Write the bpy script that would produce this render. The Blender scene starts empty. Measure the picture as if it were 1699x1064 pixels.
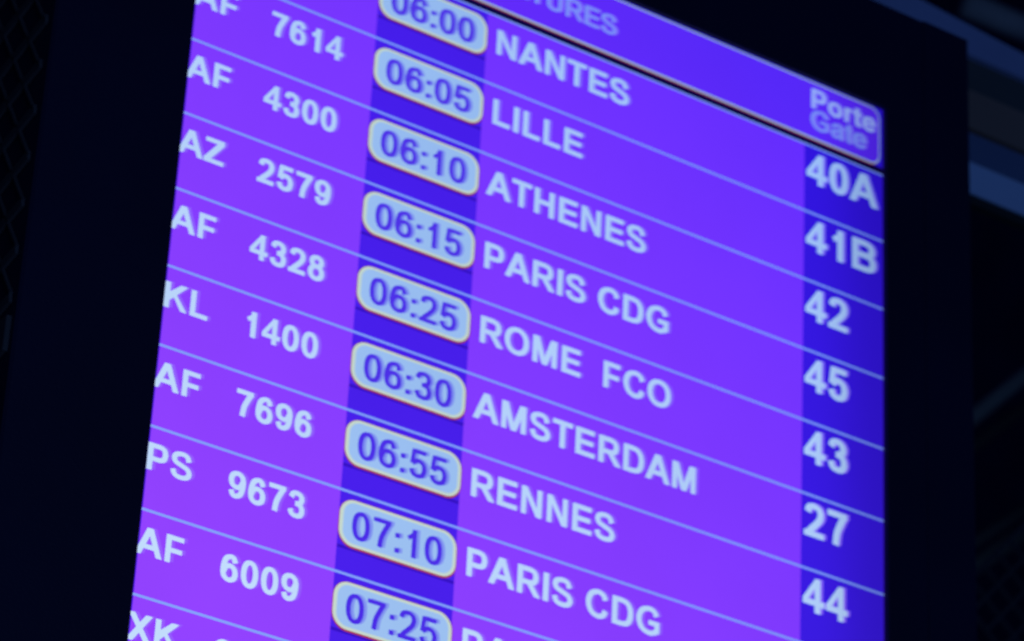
import bpy, bmesh, math
from mathutils import Vector, Matrix

sc = bpy.context.scene
COL = sc.collection
ROW, W = 0.05, 0.50721            # row height and screen width in metres
BASE = Vector((0, 0, 2.60))       # board origin (left edge of the screen, third row line) in the hall

# ---------------------------------------------------------------- camera
cam_d = bpy.data.cameras.new('camera')
cam = bpy.data.objects.new('camera', cam_d)
COL.objects.link(cam)
fwd = Vector((0.46733017, 0.73749156, 0.4875538))
up = Vector((-0.30550367, -0.38279318, 0.87185829))
rt = Vector((0.82962041, -0.55639516, 0.04641558))
M = Matrix((rt, up, -fwd)).transposed().to_4x4()
CAM = Vector((-0.78612404, -1.60108098, -1.16410174)) + BASE
M.translation = CAM
cam.matrix_world = M
cam_d.lens = 130.0
cam_d.sensor_width = 36
cam_d.clip_start = 0.05
cam_d.clip_end = 200
cam_d.dof.use_dof = True
cam_d.dof.focus_distance = 1.72
cam_d.dof.aperture_fstop = 16.5
cam_d.dof.aperture_ratio = 0.85
sc.camera = cam

# ---------------------------------------------------------------- world and light
w = bpy.data.worlds.new("World")
sc.world = w
w.use_nodes = True
w.node_tree.nodes['Background'].inputs[0].default_value = (0.02, 0.04, 0.30, 1)
w.node_tree.nodes['Background'].inputs[1].default_value = 0.05
ld = bpy.data.lights.new('fill_lamp', 'AREA')  # unseen dim blue fill, added to light the bulkhead and the flank grille
ld.energy = 25
ld.size = 1.2
ld.color = (0.18, 0.36, 1.0)
lo = bpy.data.objects.new('fill_lamp', ld)
lo.location = (-0.9, -3.4, 1.3)
lo.rotation_euler = (Vector((0.4, 0.2, 2.9)) - Vector(lo.location)).to_track_quat('-Z', 'Y').to_euler()
COL.objects.link(lo)
sc.view_settings.view_transform = 'Standard'
sc.view_settings.look = 'None'
sc.view_settings.exposure = 0
sc.view_settings.gamma = 1

# ---------------------------------------------------------------- helpers
def lin(c):
    c = c / 255
    return c / 12.92 if c <= 0.04045 else ((c + 0.055) / 1.055) ** 2.4

def rgb(r, g, b):
    return (lin(r), lin(g), lin(b), 1)

def empty(name, loc=(0, 0, 0), label=None, cat=None, group=None):
    o = bpy.data.objects.new(name, None)
    o.location = loc
    COL.objects.link(o)
    if label: o['label'] = label
    if cat: o['category'] = cat
    if group: o['group'] = group
    return o

def obj(name, bm, mat, parent=None, loc=(0, 0, 0), label=None, kind=None):
    me = bpy.data.meshes.new(name)
    bm.to_mesh(me); bm.free()
    me.materials.append(mat)
    o = bpy.data.objects.new(name, me)
    o.location = loc
    o.parent = parent
    COL.objects.link(o)
    if label: o['label'] = label
    if kind: o['kind'] = kind
    return o

def box(bm, x0, x1, y0, y1, z0, z1, bevel=0.0):
    r = bmesh.ops.create_cube(bm, size=1.0)
    for v in r['verts']:
        v.co = Vector(((x0 + x1) / 2 + v.co.x * (x1 - x0), (y0 + y1) / 2 + v.co.y * (y1 - y0), (z0 + z1) / 2 + v.co.z * (z1 - z0)))
    if bevel:
        es = list({e for v in r['verts'] for e in v.link_edges})
        bmesh.ops.bevel(bm, geom=es, offset=bevel, segments=3, profile=0.5, affect='EDGES')
    return bm

def bar(bm, a, b, wid, dep):
    """rectangular bar from a to b, width in the xz-plane, depth along y"""
    a, b = Vector(a), Vector(b)
    d = (b - a).normalized()
    y = Vector((0, 1, 0))
    s = d.cross(y).normalized() * wid / 2
    y2 = d.cross(s).normalized() * dep / 2
    vs = [bm.verts.new(p + i * s + j * y2) for p in (a, b) for i, j in ((-1, -1), (1, -1), (1, 1), (-1, 1))]
    for k in range(4):
        bm.faces.new((vs[k], vs[(k + 1) % 4], vs[4 + (k + 1) % 4], vs[4 + k]))
    bm.faces.new(vs[3::-1]); bm.faces.new(vs[4:])

# ---------------------------------------------------------------- materials
def plastic(name, col, rough=0.5, bump=0.0, scale=400, var=0.15, spec=0.5):
    m = bpy.data.materials.new(name)
    m.use_nodes = True
    nt = m.node_tree
    p = nt.nodes['Principled BSDF']
    p.inputs['Roughness'].default_value = rough
    p.inputs['Specular IOR Level'].default_value = spec
    tc = nt.nodes.new('ShaderNodeTexCoord')
    n = nt.nodes.new('ShaderNodeTexNoise')
    n.inputs['Scale'].default_value = 9
    n.inputs['Detail'].default_value = 5
    nt.links.new(tc.outputs['Object'], n.inputs['Vector'])
    r = nt.nodes.new('ShaderNodeValToRGB')
    r.color_ramp.elements[0].color = [c * (1 - var) for c in col[:3]] + [1]
    r.color_ramp.elements[1].color = [min(1, c * (1 + var)) for c in col[:3]] + [1]
    r.color_ramp.elements[0].position = 0.3
    r.color_ramp.elements[1].position = 0.7
    nt.links.new(n.outputs['Fac'], r.inputs['Fac'])
    nt.links.new(r.outputs['Color'], p.inputs['Base Color'])
    if bump:
        n2 = nt.nodes.new('ShaderNodeTexNoise')
        n2.inputs['Scale'].default_value = scale
        nt.links.new(tc.outputs['Object'], n2.inputs['Vector'])
        b = nt.nodes.new('ShaderNodeBump')
        b.inputs['Strength'].default_value = bump
        b.inputs['Distance'].default_value = 0.001
        nt.links.new(n2.outputs['Fac'], b.inputs['Height'])
        nt.links.new(b.outputs['Normal'], p.inputs['Normal'])
    return m

board = empty('departure_board', BASE,
              'tall black airport departure display hanging upright with a glowing purple flight list', 'display')

def lcd(name, ca, cb, edge=True):
    """what the LCD panel shows: its colour drifts between ca (top right) and cb (bottom left), a
    viewing-angle shift painted into the emission, and the emission dims towards the panel's right border"""
    m = bpy.data.materials.new(name)
    m.use_nodes = True
    nt = m.node_tree
    p = nt.nodes['Principled BSDF']
    p.inputs['Base Color'].default_value = (0, 0, 0, 1)
    p.inputs['Specular IOR Level'].default_value = 0.0
    L = nt.links.new
    tc = nt.nodes.new('ShaderNodeTexCoord'); tc.object = board
    sx = nt.nodes.new('ShaderNodeSeparateXYZ')
    L(tc.outputs['Object'], sx.inputs[0])
    def ma(op, a, b, c=None, clamp=False):
        n = nt.nodes.new('ShaderNodeMath'); n.operation = op; n.use_clamp = clamp
        for i, v in enumerate((a, b, c)):
            if v is None: continue
            if isinstance(v, (int, float)): n.inputs[i].default_value = v
            else: L(v, n.inputs[i])
        return n.outputs[0]
    t = ma('MULTIPLY_ADD', sx.outputs['X'], -0.40 / W, 0.540)
    t = ma('MULTIPLY_ADD', sx.outputs['Z'], -0.076 / ROW, t, clamp=True)
    mix = nt.nodes.new('ShaderNodeMix'); mix.data_type = 'RGBA'
    L(t, mix.inputs['Factor'])
    mix.inputs['A'].default_value = ca
    mix.inputs['B'].default_value = cb
    # faint clouding of the panel
    n = nt.nodes.new('ShaderNodeTexNoise'); n.inputs['Scale'].default_value = 14; n.inputs['Detail'].default_value = 3
    L(tc.outputs['Object'], n.inputs['Vector'])
    cl = ma('MULTIPLY_ADD', n.outputs['Fac'], 0.10, 0.95)
    mr = nt.nodes.new('ShaderNodeMapRange'); mr.interpolation_type = 'SMOOTHSTEP'
    mr.inputs['From Min'].default_value = 0.88 * W; mr.inputs['From Max'].default_value = 1.0 * W
    mr.inputs['To Min'].default_value = 1.0; mr.inputs['To Max'].default_value = 0.72
    L(sx.outputs['X'], mr.inputs['Value'])
    st = ma('MULTIPLY', cl, mr.outputs[0])
    L(mix.outputs['Result'], p.inputs['Emission Color'])
    L(st, p.inputs['Emission Strength'])
    return m

PURPLE = lcd('lcd_purple', rgb(98, 44, 255), rgb(146, 66, 254))
NAVY = lcd('lcd_deep_blue', rgb(66, 28, 232), rgb(74, 32, 236))
GATE = lcd('lcd_gate_blue', rgb(47, 20, 221), rgb(66, 32, 230))
HEAD = lcd('lcd_header_blue', rgb(86, 40, 248), rgb(132, 54, 255))
EDGE = lcd('lcd_margin_blue', rgb(44, 20, 220), rgb(70, 28, 240))
BLACK = lcd('lcd_black', rgb(10, 4, 62), rgb(14, 6, 70))
LINE = lcd('lcd_line', rgb(112, 140, 246), rgb(132, 162, 250))
TEXT = lcd('lcd_lettering', rgb(152, 188, 247), rgb(194, 220, 252))
GHOST = lcd('lcd_double_image', rgb(122, 112, 252), rgb(150, 92, 254))
GHOST_INK = lcd('lcd_double_image_ink', rgb(104, 118, 238), rgb(132, 150, 240))
SOFT = lcd('lcd_soft_lettering', rgb(146, 170, 250), rgb(160, 186, 252))
DIM = lcd('lcd_faint_lettering', rgb(116, 138, 248), rgb(144, 162, 250))
BADGE = lcd('lcd_badge', rgb(144, 182, 238), rgb(158, 194, 242))
CREAM = lcd('lcd_cream', rgb(176, 198, 200), rgb(200, 218, 206))
CREAM2 = lcd('lcd_dim_cream', rgb(144, 168, 204), rgb(190, 208, 206))
RED = lcd('lcd_red_fringe', rgb(130, 40, 84), rgb(170, 50, 84))
INK = lcd('lcd_ink', rgb(82, 58, 230), rgb(74, 42, 232))
UNDERLINE = lcd('lcd_underline', rgb(50, 16, 190), rgb(54, 18, 196))

HOUSING = plastic('black_housing_plastic', (0.003, 0.003, 0.027), 0.6, 0.15, 600)
GASKET = plastic('black_gasket', (0.003, 0.003, 0.004), 0.7)

# ---------------------------------------------------------------- housing
X0, X1, ZT, ZB = -0.0860, 0.5775, 0.2320, -0.700      # outer outline of the front
ST, SB = 3.0 * ROW, -12.6 * ROW                        # screen top and bottom
def X(u): return u * W
def Z(v): return v * ROW

def slab(bm, x0, x1, z0, z1, y):
    vs = [bm.verts.new((x, y, z)) for x, z in ((x0, z0), (x1, z0), (x1, z1), (x0, z1))]
    bm.faces.new(vs)
    return bm

bm = bmesh.new()                                       # one moulded frame round the screen
oc = [(X0, ZB), (X(1.0624), ZB), (X(1.0624), ZT), (X0, ZT)]
ic = [(0, SB), (W, SB), (W, ST), (0, ST)]
ch = [(0.0016, 0.0016), (-0.0016, 0.0016), (-0.0016, -0.0016), (0.0016, -0.0016)]
def loop(pts, y): return [bm.verts.new((x, y, z)) for x, z in pts]
inner = [(x - c[0] * .5, z - c[1] * .5) for (x, z), c in zip(ic, ch)]
outer = [(x + (c[0] if k in (0, 3) else c[0] * .2), z + c[1]) for k, ((x, z), c) in enumerate(zip(oc, ch))]
loops = [loop(oc, .10), loop(oc, -.0024), loop(outer, -.004), loop(inner, -.004), loop(ic, -.0032), loop(ic, .028)]
for la, lb in zip(loops, loops[1:]):
    for k in range(4): bm.faces.new((la[k], la[(k + 1) % 4], lb[(k + 1) % 4], lb[k]))
obj('bezel_frame', bm, HOUSING, board)
bm = bmesh.new()
box(bm, X(1.0634), X1, -0.004, 0.10, ZB, ZT, 0.0004)
obj('side_panel', bm, HOUSING, board)
bm = bmesh.new(); box(bm, X0 + 0.003, X1 - 0.003, 0.1004, 0.118, ZB + 0.003, ZT - 0.003, 0.002); obj('back_cover', bm, GASKET, board)
bm = bmesh.new(); box(bm, X(1.0622), X(1.0636), 0.0, 0.09, ZB + 0.004, ZT - 0.004); obj('seam_strip', bm, GASKET, board)

# ---------------------------------------------------------------- screen layers (each 0.15 mm above the last)
S = 0.00015
bm = bmesh.new(); box(bm, 0.0004, W - 0.0004, 0.0, 0.03, SB, ST)
screen = obj('screen', bm, PURPLE, board)
def patch(name, u0, u1, v0, v1, layer, mat, parent, label=None):
    bm = bmesh.new(); slab(bm, X(u0), X(u1), Z(v0), Z(v1), -layer * S)
    return obj(name, bm, mat, parent, label=label)
patch('time_column', 0.2405, 0.3930, SB / ROW, 2.0, 1, NAVY, screen)
patch('gate_column', 0.8735, 0.9992, SB / ROW, 2.0, 1, GATE, screen)
patch('left_edge_fringe', 0.0008, 0.0040, SB / ROW, 2.0, 1, EDGE, screen)  # thin blue strip imitating the colour fringe along the screen's left edge
patch('header_gap', 0.0008, 0.9992, 2.0, 2.14, 1, BLACK, screen)
for k in range(-2, 13):
    patch('row_line', 0.0010, 0.9990, -k - 0.019, -k + (0.013 if k > -2 else 0.008), 2, LINE, screen)

# rounded shapes
def rounded(u0, u1, v0, v1, r, n=8):
    x0, x1, z0, z1 = X(u0), X(u1), Z(v0), Z(v1)
    pts = []
    for cx, cz, a0 in ((x1 - r, z0 + r, -90), (x1 - r, z1 - r, 0), (x0 + r, z1 - r, 90), (x0 + r, z0 + r, 180)):
        for i in range(n + 1):
            a = math.radians(a0 + 90 * i / n)
            pts.append((cx + r * math.cos(a), cz + r * math.sin(a)))
    return pts
def fill(name, pts, layer, mat, parent, loc=(0, 0, 0), label=None):
    bm = bmesh.new()
    bm.faces.new([bm.verts.new((x, -layer * S, z)) for x, z in pts])
    return obj(name, bm, mat, parent, loc, label)

hb = patch('header_bar', 0.0008, 0.9992, 2.10, 3.0, 2, EDGE, board)
fill('header_fringe', rounded(0.006, 0.9930, 2.088, 2.96, 0.0075), 2.5, RED, hb)
fill('header_border', rounded(0.005, 0.9945, 2.106, 2.982, 0.0078), 3, CREAM2, hb)
fill('header_field', rounded(0.0072, 0.9923, 2.134, 2.958, 0.0068), 4, HEAD, hb)

# ---------------------------------------------------------------- lettering (own glyphs, em = 1, capitals 0.716 high)
H = 0.716
ADV_B = dict(A=.722, B=.722, C=.722, D=.722, E=.667, F=.611, G=.778, H=.722, I=.278, K=.722, L=.611, M=.833, N=.722,
             O=.778, P=.667, R=.722, S=.667, T=.611, U=.722, X=.667, Z=.611, a=.556, e=.556, o=.611, r=.389, t=.333)
ADV_R = dict(A=.667, D=.722, E=.667, G=.778, P=.667, R=.722, S=.667, T=.611, U=.722, a=.556, e=.556, t=.278)
ADV_B.update({c: .556 for c in '0123456789'}); ADV_R.update({c: .556 for c in '0123456789'})
ADV_B.update({' ': .278, ':': .333}); ADV_R.update({' ': .278, ':': .278})

def crom(pts, n=7):
    P = [pts[0]] + pts + [pts[-1]]
    out = []
    for i in range(1, len(P) - 2):
        p0, p1, p2, p3 = P[i - 1], P[i], P[i + 1], P[i + 2]
        for j in range(n):
            t = j / n
            out.append(tuple(0.5 * (2 * p1[k] + (p2[k] - p0[k]) * t + (2 * p0[k] - 5 * p1[k] + 4 * p2[k] - p3[k]) * t * t
                                    + (3 * p1[k] - p0[k] - 3 * p2[k] + p3[k]) * t ** 3) for k in (0, 1)))
    out.append(pts[-1])
    return out

def glyph(ch, bold):
    """returns (polygons, strips): outlines and (left, right) edge lists, in em units"""
    s, b = (0.146, 0.122) if bold else (0.126, 0.104)
    adv = (ADV_B if bold else ADV_R)[ch]
    h = H
    polys, strips = [], []
    def rect(x0, x1, y0, y1): polys.append([(x0, y0), (x1, y0), (x1, y1), (x0, y1)])
    def diag(xa, ya, xb, yb, wa, wb=None):
        wb = wa if wb is None else wb
        polys.append([(xa, ya), (xa + wa, ya), (xb + wb, yb), (xb, yb)])
    def stroke(pts, box, closed=False, k=1.0):
        x0, x1, y0, y1 = box
        def cv(p):
            a, c = p
            a = x0 if a == 'L' else x1 if a == 'R' else x0 + s * k / 2 + a * (x1 - x0 - s * k)
            c = y0 if c == 'B' else y1 if c == 'T' else y0 + b * k / 2 + c * (y1 - y0 - b * k)
            return (a, c)
        q = pts if closed else crom([cv(p) for p in pts])
        n = len(q); l, r = [], []
        for i in range(n):
            if closed: a, c = q[i - 1], q[(i + 1) % n]
            else: a, c = q[max(0, i - 1)], q[min(n - 1, i + 1)]
            dx, dy = c[0] - a[0], c[1] - a[1]
            L = math.hypot(dx, dy) or 1
            dx /= L; dy /= L
            wd = math.hypot(s * k * dy, b * k * dx) / 2
            l.append((q[i][0] - dy * wd, q[i][1] + dx * wd)); r.append((q[i][0] + dy * wd, q[i][1] - dx * wd))
        if closed: l.append(l[0]); r.append(r[0])
        strips.append((l, r))
    def ring(x0, x1, y0, y1, e=2.3, k=1.0):
        cx, cy, rx, ry = (x0 + x1) / 2, (y0 + y1) / 2, (x1 - x0 - s * k) / 2, (y1 - y0 - b * k) / 2
        pts = []
        for i in range(36):
            a = 2 * math.pi * i / 36
            c, sn = math.cos(a), math.sin(a)
            pts.append((cx + rx * math.copysign(abs(c) ** (2 / e), c), cy + ry * math.copysign(abs(sn) ** (2 / e), sn)))
        stroke(pts, (0, 0, 0, 0), True, k)
    o = 0.012
    sb = 0.073 if bold else 0.080                     # side bearing of stems
    if ch == 'A':
        c = adv / 2; wx = s * 1.08
        diag(0, 0, c - wx * .52, h, wx, wx * 1.04); diag(adv - wx, 0, c - wx * .52, h, wx, wx * 1.04)
        rect(adv * .2, adv * .8, .165, .165 + b)
    elif ch in 'BPRD':
        rect(sb, sb + s, 0, h)
        R = {'B': .672, 'P': .62, 'R': .655, 'D': .672}[ch] if bold else {'B': .62, 'P': .615, 'R': .66, 'D': .66}[ch]
        bx = (sb, R, 0, h)
        if ch == 'D': stroke([(0, 1), (.2, 1), (.42, 1), (.74, .95), (.94, .77), (1, .5), (.94, .23), (.74, .05), (.42, 0), (.2, 0), (0, 0)], bx)
        elif ch == 'B':
            stroke([(0, 1), (.3, 1), (.58, 1), (.86, .93), (.94, .77), (.85, .6), (.58, .53), (.3, .53), (0, .53)], bx)
            stroke([(0, .53), (.3, .53), (.6, .53), (.9, .45), (1, .27), (.9, .07), (.6, 0), (.3, 0), (0, 0)], bx)
        else:
            y = .42 if ch == 'P' else .45
            stroke([(0, 1), (.35, 1), (.62, 1), (.9, .93), (1, (1 + y) / 2), (.9, y + .07), (.62, y), (.35, y), (0, y)], bx)
            if ch == 'R': diag(adv - s * 1.2 + .005, 0, .30 if bold else .33, .33, s * 1.2)
    elif ch == 'C':
        stroke([(1, .73), (.87, .92), (.54, 1), (.16, .86), (0, .5), (.16, .14), (.54, 0), (.88, .09), (1, .3)], (.047, .672, -o, h + o))
    elif ch == 'G':
        stroke([(.97, .75), (.84, .93), (.53, 1), (.16, .86), (0, .5), (.16, .14), (.55, 0), (.84, .06), (1, .17)], (.045, .71, -o, h + o))
        rect(.71 - s * .92, .71, .085, .38); rect(.395, .71, .38 - b, .38)
    elif ch in 'EFL':
        rect(sb, sb + s, 0, h)
        R = adv - .045
        if ch != 'F': rect(sb + s * .5, R, 0, b)
        if ch != 'L': rect(sb + s * .5, R - .015, h - b, h); rect(sb + s * .5, R - .045, .36 - b / 2 - (.03 if ch == 'F' else 0), .36 + b / 2 - (.03 if ch == 'F' else 0))
    elif ch in 'HI':
        rect(sb - (.004 if ch == 'I' else 0), sb + s, 0, h)
        if ch == 'H': rect(adv - sb - s, adv - sb, 0, h); rect(sb, adv - sb, .30, .30 + b)
    elif ch == 'K':
        rect(sb, sb + s, 0, h)
        diag(sb + s * .4, .20, adv - .03 - s * 1.45, h, s * 1.25)
        polys[-1] = [(sb + s * .5, .20), (sb + s * .5, .40), (adv - .22, h), (adv - .03, h), (sb + s * .9, .20)]
        diag(adv - s * 1.25, 0, .255, .44, s * 1.22, s * .9)
    elif ch == 'M':
        rect(sb - .003, sb + s * .93, 0, h); rect(adv - sb - s * .93, adv - sb + .003, 0, h)
        c = adv / 2; wx = s * .97
        diag(c - wx / 2, 0, sb, h, wx, wx * 1.25); diag(c - wx / 2, 0, adv - sb - wx * 1.25, h, wx, wx * 1.25)
    elif ch == 'N':
        rect(sb, sb + s * .93, 0, h); rect(adv - sb - s * .93, adv - sb, 0, h)
        diag(adv - sb - s * 1.04, 0, sb, h, s * 1.04)
    elif ch == 'O': ring(.043, adv - .043, -o, h + o, 2.15)
    elif ch == 'S':
        stroke([(.93, .735), (.8, .94), (.48, 1), (.14, .93), (.03, .77), (.14, .61), (.5, .515), (.87, .41), (1, .23), (.86, .06), (.5, 0), (.14, .07), (0, .28)], (.038, .622, -o, h + o), k=.97)
    elif ch == 'T':
        rect(.021, adv - .021, h - b, h); rect(adv / 2 - s / 2, adv / 2 + s / 2, 0, h)
    elif ch == 'U':
        stroke([(0, 'T'), (0, .7), (0, .33), (.1, .09), (.5, 0), (.9, .09), (1, .33), (1, .7), (1, 'T')], (sb, adv - sb, -o, h))
    elif ch == 'X':
        wx = s * 1.22
        diag(0, 0, adv - wx - .01, h, wx); diag(adv - wx, 0, .01, h, wx)
    elif ch == 'Z':
        rect(.02, adv - .025, 0, b); rect(.045, adv - .03, h - b, h)
        diag(.02, b * .9, adv - .03 - s * 1.3, h - b * .9, s * 1.35)
    elif ch == '0': ring(.040, .512, -o, h, 2.25)
    elif ch == '1':
        xr = .395 if bold else .375
        rect(xr - s, xr, 0, h - .002)
        stroke([(0, 0), (.45, .33), (.8, .72), (1, 1.1)], (.085, xr, .475 - b / 2, h - b * .3), k=.92)
    elif ch == '2':
        bx = (.030, .510, 0, h + .003)
        stroke([(.05, .75), (.16, .94), (.5, 1), (.86, .93), (.98, .75), (.88, .55), (.6, .35), (.3, .17), (.1, .02)], bx)
        rect(.030, .510, 0, b)
    elif ch == '3':
        bx = (.036, .510, -o, h + .003)
        stroke([(.03, .77), (.17, .95), (.47, 1), (.82, .93), (.93, .76), (.8, .60), (.40, .54)], bx)
        stroke([(.40, .54), (.84, .48), (1, .27), (.86, .06), (.5, 0), (.15, .06), (0, .25)], bx)
    elif ch == '4':
        xs = .300 if bold else .345
        y = .145
        rect(xs, xs + s * .93, 0, h)
        rect(.018, .530, y, y + b)
        polys.append([(.018, y + .01), (.018, y + b), (xs + s * .12, h), (xs + s * .5, h), (xs + s * .5, h - s), (xs, h - 1.45 * s), (.018 + s * .92, y + b), (.018 + s * .92, y + .01)])
    elif ch == '5':
        bx = (.040, .515, -o, h)
        stroke([(.07, .46), (.3, .60), (.52, .635), (.87, .55), (1, .33), (.86, .08), (.48, 0), (.14, .07), (0, .25)], bx)
        rect(.11, .485, h - b, h)
        diag(.058, .335, .105, h, s * .88, s * .86)
    elif ch in '69':
        pts = [(.95, .77), (.82, .95), (.54, 1), (.16, .86), (0, .45), (.1, .12), (.5, 0), (.88, .09), (1, .30), (.88, .52), (.53, .61), (.2, .53), (.05, .33)]
        if ch == '9': pts = [(1 - a, 1 - c) for a, c in pts]
        stroke(pts, (.038, .515, -o, h + .003))
    elif ch == '7':
        rect(.040, .512, h - b, h)
        stroke([(1, .96), (.72, .66), (.47, .33), (.36, 'B')], (.055, .505, 0, h))
    elif ch == '8':
        ring(.065, .490, .335, h + .003, 2.1); ring(.040, .515, -o, .335 + b, 2.1)
    elif ch == ':':
        c = adv / 2
        rect(c - s * .5, c + s * .5, 0, s * .96); rect(c - s * .5, c + s * .5, .375, .375 + s * .96)
    elif ch == 'o': ring(.038, adv - .038, -o, .53, 2.15)
    elif ch == 'e':
        bx = (.034, adv - .034, -o, .53)
        stroke([(1, .45), (.97, .72), (.8, .94), (.5, 1), (.14, .86), (0, .5), (.14, .13), (.5, 0), (.82, .06), (.97, .27)], bx)
        rect(.034 + s * .5, adv - .034, .225, .225 + b * .8)
    elif ch == 'a':
        bx = (.036, adv - .036, -o, .53)
        stroke([(.05, .72), (.2, .94), (.48, 1), (.8, .93), (.89, .73), (.89, .4), (.9, .15), (.96, 'B')], bx)
        stroke([(.89, .6), (.5, .53), (.13, .45), (0, .24), (.12, .04), (.4, 0), (.72, .1), (.89, .33)], bx)
    elif ch == 'r':
        rect(.066, .066 + s * .93, 0, .52)
        stroke([(0, .35), (.12, .8), (.5, 1), (1, .98)], (.066, .39, 0, .53))
    elif ch == 't':
        c = .08
        stroke([(0, 1.1), (0, .6), (0, .22), (.2, .02), (.75, 0), (1.4, .03)], (c, adv, 0, .66))
        rect(.01, adv - .01, .52 - b, .52)
    return polys, strips, adv

def lettering(name, text, u, v, em, mat, parent, layer=5, bold=True, end=False, label=None, squeeze=1.0, loc=(0, 0, 0)):
    """text with its left (or right, end=True) side at u and baseline at v rows; em in rows"""
    E_ = em * ROW
    adv = ADV_B if bold else ADV_R
    x = X(u)
    if end: x -= sum(adv[c] for c in text) * E_ * squeeze
    bm = bmesh.new()
    n = 0
    for ch in text:
        if ch != ' ':
            polys, strips, _ = glyph(ch, bold)
            for p in polys:
                y = -(layer + 0.12 * (n % 4)) * S; n += 1
                bm.faces.new([bm.verts.new((x + a * E_ * squeeze, y, Z(v) + c * E_)) for a, c in p])
            for l, r in strips:
                y = -(layer + 0.12 * (n % 4)) * S; n += 1
                lv = [bm.verts.new((x + a * E_ * squeeze, y, Z(v) + c * E_)) for a, c in l]
                rv = [bm.verts.new((x + a * E_ * squeeze, y, Z(v) + c * E_)) for a, c in r]
                for i in range(len(lv) - 1):
                    bm.faces.new((lv[i], rv[i], rv[i + 1], lv[i + 1]))
        x += adv[ch] * E_ * squeeze
    # weak copy of every stroke, added just right of it to imitate a blurred double image
    geo = bmesh.ops.duplicate(bm, geom=bm.verts[:] + bm.edges[:] + bm.faces[:])['geom']
    for g_ in geo:
        if isinstance(g_, bmesh.types.BMVert): g_.co += Vector((0.0021, 0.9 * S, 0.0007))
        elif isinstance(g_, bmesh.types.BMFace): g_.material_index = 1
    bmesh.ops.triangulate(bm, faces=bm.faces[:])
    for f in bm.faces:
        f.normal_update()
        if f.normal.y > 0: f.normal_flip()
    o = obj(name, bm, mat, parent, loc, label)
    o.data.materials.append(GHOST_INK if mat == INK else GHOST)
    return o

lettering('header_lettering', 'DEPARTURES', 0.5800, 2.405, 0.395, DIM, hb, 5.5, bold=False, end=True, label='pale DEPARTURES lettering in the header bar')
lettering('header_lettering', 'Porte', 0.8795, 2.576, 0.415, SOFT, hb, 5.5, squeeze=1.03, label='bright Porte lettering at the right end of the header bar')
lettering('header_lettering', 'Gate', 0.8795, 2.262, 0.415, DIM, hb, 5.5, squeeze=1.04, bold=False, label='faint Gate lettering under Porte')

rows = [(None, None, '06:00', 'NANTES', '40A'),
        ('AF', '7614', '06:05', 'LILLE', '41B'),
        ('AF', '4300', '06:10', 'ATHENES', '42'),
        ('AZ', '2579', '06:15', 'PARIS CDG', '45'),
        ('AF', '4328', '06:25', 'ROME  FCO', '43'),
        ('KL', '1400', '06:30', 'AMSTERDAM', '27'),
        ('AF', '7696', '06:55', 'RENNES', '44'),
        ('PS', '9673', '07:10', 'PARIS CDG', None),
        ('AF', '6009', '07:25', 'PARIS', None),
        ('XK', '6', None, None, None)]
ring_bm = None
badge_src = None
for i, (code, num, tim, dest, gate) in enumerate(rows):
    v = 1.0 - i                                        # the row's bottom line
    if code:
        lettering('airline_code', code, -0.0008, v + 0.473, 0.452, TEXT, board, label='pale %s lettering at the left edge' % code)
        lettering('flight_number', num, 0.0998, v + 0.467, 0.452, TEXT, board, label='pale flight number %s' % num)
    if tim:
        if badge_src is None:
            bd = empty('time_badge'); bd.parent = board
            f = fill('badge_fringe', rounded(.2403, .3940, .318, .916, .0100), 2.6, RED, bd)
            c = fill('badge_border', rounded(.2413, .3930, .342, .909, .0095), 3, CREAM, bd)
            g = fill('badge_field', rounded(.2460, .3886, .378, .874, .0075), 4, BADGE, bd)
            s_ = patch('badge_underline', .2410, .3925, .292, .330, 1.8, UNDERLINE, bd)  # darker blue line just under the badge
            badge_src = [f, c, g, s_]
        else:
            bd = empty('time_badge'); bd.parent = board
            for q in badge_src:
                d = q.copy(); COL.objects.link(d); d.parent = bd
        bd.location = (0, 0, Z(v))
        bd['label'] = 'rounded pale time badge reading %s' % tim
        lettering('time_digits', tim, .2553, .440, .490, INK, bd, 5.5, bold=False)
    if dest:
        lettering('destination_name', dest, .4036, v + .449, .493, TEXT, board, label='pale %s lettering' % dest.replace('  ', ' '))
    if gate:
        lettering('gate_number', gate, .8750, v + .436, .635, TEXT, board, squeeze=1.0, label='large pale gate number %s' % gate)

# ---------------------------------------------------------------- what stands behind the board
def px(x, y, d):
    """point of the plane d metres behind the screen seen at the photograph's pixel (x, y): used once, as a survey"""
    v = rt * ((x - 849.5) / 6134.9) - up * ((y - 532) / 6134.9) + fwd
    return CAM + v * ((d - CAM.y) / v.y)

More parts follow.
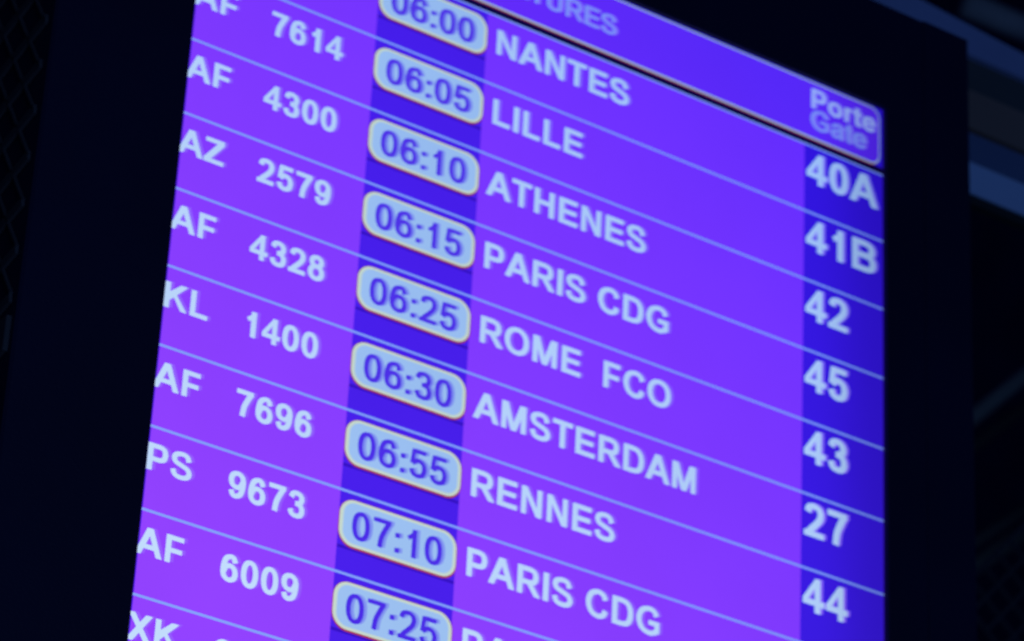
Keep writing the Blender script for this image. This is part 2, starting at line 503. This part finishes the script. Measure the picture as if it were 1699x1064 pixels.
D = 0.15
bulk = empty('ceiling_bulkhead', (1.2, D, BASE.z + 0.35), 'stepped ceiling bulkhead of long horizontal boards to the right behind the display', 'bulkhead')
bands = [  # z top, z bottom (pixel rows at x = 1650), depth step, colour
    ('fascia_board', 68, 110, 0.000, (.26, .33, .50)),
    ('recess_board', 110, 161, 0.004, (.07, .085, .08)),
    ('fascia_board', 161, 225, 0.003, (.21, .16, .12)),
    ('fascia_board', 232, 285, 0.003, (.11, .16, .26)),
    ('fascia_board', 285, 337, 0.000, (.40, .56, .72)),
    ('shadow_board', 337, 352, 0.001, (.02, .03, .03)),  # near-black colour carries the shade below the bright board
]
def zrow(y, d=D): return px(1650, y, d).z
for k, (nm, ya, yb, st, c) in enumerate(bands):
    za, zb = zrow(ya), zrow(yb)
    bm = bmesh.new()
    zo, zt = BASE.z + .35, za - (BASE.z + .35)
    if k:
        box(bm, 0.30 - 1.2, 2.2 - 1.2, st, st + 0.008, zb - zo + 0.0006, zt, 0.0006)
    else:           # its upper edge falls towards the right, then runs level
        p0, p1 = px(1530, 0, D), px(1699, 90, D)
        sl = (p1.z - p0.z) / (p1.x - p0.x)
        prof = [(.30, zb + .0006), (2.2, zb + .0006), (2.2, p1.z + sl * .05), (p1.x + .05, p1.z + sl * .05), (.30, p0.z + sl * (.30 - p0.x))]
        f0 = [bm.verts.new((x - 1.2, 0, z - zo)) for x, z in prof]
        f1 = [bm.verts.new((x - 1.2, .008, z - zo)) for x, z in prof]
        bm.faces.new(f0); bm.faces.new(f1[::-1])
        for q_ in range(5): bm.faces.new((f0[q_], f1[q_], f1[(q_ + 1) % 5], f0[(q_ + 1) % 5]))
        bmesh.ops.recalc_face_normals(bm, faces=bm.faces[:])
    obj(nm, bm, plastic('painted_board_%d' % k, c, 0.6, 0.1, 200, 0.06, 0.2), bulk)

# out of focus duct under the ceiling, top right
a, b_ = px(1600, 5, 1.2), px(1760, 75, 1.2)
duct = empty('ceiling_duct', (a + b_) / 2, 'blurred grey duct under the dark ceiling above the bulkhead', 'duct')
bm = bmesh.new()
c0 = (a + b_) / 2
bmesh.ops.create_cone(bm, cap_ends=True, segments=28, radius1=.016, radius2=.016, depth=(b_ - a).length)
q = Vector((0, 0, 1)).rotation_difference((b_ - a).normalized())
for v_ in bm.verts: v_.co = q @ v_.co
for f_ in bm.faces: f_.smooth = True
obj('duct_pipe', bm, plastic('galvanised_duct', (.30, .33, .30), 0.6, .1, 80, 0.25, .2), duct)

# expanded metal mesh to the left
MESH = plastic('grey_mesh_steel', (.055, .052, .05), 0.6, 0.1, 200, .25, .2)
def lattice(name, corner, va, vb, na, nb, wa, wb, d, label, group=None, mat=MESH):
    """strands along va repeated by vb, thin strands along vb repeated by va; vectors are photograph pixels surveyed onto the plane"""
    o_ = px(*corner, d)
    A = px(corner[0] + va[0], corner[1] + va[1], d) - o_
    B = px(corner[0] + vb[0], corner[1] + vb[1], d) - o_
    t = empty(name, o_, label, 'mesh')
    for j in range(nb + 1):
        bm = bmesh.new(); bar(bm, B * j, B * j + A * na, wa, .003); obj('strand', bm, mat, t)
    for i in range(na + 1):
        bm = bmesh.new(); 
        bar(bm, A * i + Vector((0, .002, 0)), A * i + B * nb + Vector((0, .002, 0)), wb, .003); obj('cross_strand', bm, mat, t)
    return t, A, B
# grille of diagonal strands over the left flank of the housing
def px_side(x, y):
    v = rt * ((x - 849.5) / 6134.9) - up * ((y - 532) / 6134.9) + fwd
    return CAM + v * ((X0 - 0.0015 - CAM.x) / v.x)
def clip_bar(a, b, wid, name):
    """a strand on the flank from a to b, clipped to the flank's depth"""
    lo_, hi_ = 0.003, 0.096
    if abs(b.y - a.y) > 1e-9:
        t0, t1 = sorted(((lo_ - a.y) / (b.y - a.y), (hi_ - a.y) / (b.y - a.y)))
        t0, t1 = max(0, t0), min(1, t1)
        if t1 - t0 < .02: return
        a, b = a.lerp(b, t0), a.lerp(b, t1)
    a, b = a - BASE, b - BASE
    d = (b - a).normalized(); s_ = d.cross(Vector((1, 0, 0))).normalized() * wid / 2
    bm = bmesh.new()
    vs = [bm.verts.new(p + i_ * s_ + Vector((j_, 0, 0))) for p in (a, b) for i_, j_ in ((-1, .0008), (1, .0008), (1, -.0012), (-1, -.0012))]
    for q_ in range(4): bm.faces.new((vs[q_], vs[(q_ + 1) % 4], vs[4 + (q_ + 1) % 4], vs[4 + q_]))
    bm.faces.new(vs[3::-1]); bm.faces.new(vs[4:])
    obj(name, bm, MESH, board)
o_ = px_side(45, 10)
A = px_side(45 - 25.6, 10 + 31.6) - o_
B = px_side(45 + 20.5, 10 + 48) - o_
C_ = A + B
for k in range(-4, 9):
    clip_bar(o_ + C_ * (k * .84) - A * 8, o_ + C_ * (k * .84) + A * 8, .0060, 'grille_strand')
for k in range(-9, 12):
    clip_bar(o_ + A * (k + .5) + C_ * .0 - B * 4, o_ + A * (k + .5) + B * 7, .0012, 'grille_cross_strand')
lattice('wire_mesh', (1590, 980), (22, -22), (24, 32), 11, 8, .0032, .0026, .40,
        'faint steel mesh in the dark at the lower right beside the display', mat=plastic('dark_mesh_steel', (.035, .04, .05), .6, .1, 200, .2, .2))

p_, q2 = px_side(16, 522) - BASE, px_side(4, 585) - BASE
bm = bmesh.new(); box(bm, X0 - .003, X0 + .0005, p_.y, .096, q2.z, p_.z, .0008)
obj('flank_plate', bm, MESH, board)

# inclined steel rails in the dark at the right
def rail(x0, y0, x1, y1, wid, d, col, label):
    a, b_ = px(x0, y0, d), px(x1, y1, d)
    t = empty('steel_rail', (a + b_) / 2, label, 'rail', 'inclined rails right of the display')
    bm = bmesh.new()
    L = (b_ - a).length
    bmesh.ops.create_cone(bm, cap_ends=True, segments=20, radius1=wid / 2, radius2=wid / 2, depth=L)
    q = Vector((0, 0, 1)).rotation_difference((b_ - a).normalized())
    for v_ in bm.verts: v_.co = q @ v_.co
    for f_ in bm.faces: f_.smooth = True
    obj('rail_tube', bm, plastic('rail_steel', col, .55, .1, 200, .15, .3), t)
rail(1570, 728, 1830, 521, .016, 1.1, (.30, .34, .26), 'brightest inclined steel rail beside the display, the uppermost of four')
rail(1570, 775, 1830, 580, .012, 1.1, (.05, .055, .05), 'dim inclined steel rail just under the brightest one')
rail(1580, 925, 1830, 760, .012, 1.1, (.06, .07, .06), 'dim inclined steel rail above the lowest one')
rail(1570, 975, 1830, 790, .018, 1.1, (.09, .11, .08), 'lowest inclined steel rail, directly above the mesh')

# far wall of the hall
bm = bmesh.new()
box(bm, -4, 9, 0, .1, -3.2, 6)
obj('hall_wall', bm, plastic('dark_wall_paint', (.02, .022, .08), .8, 0, 10, .2, 0), None, (0, 3.5, 2.6), kind='structure')
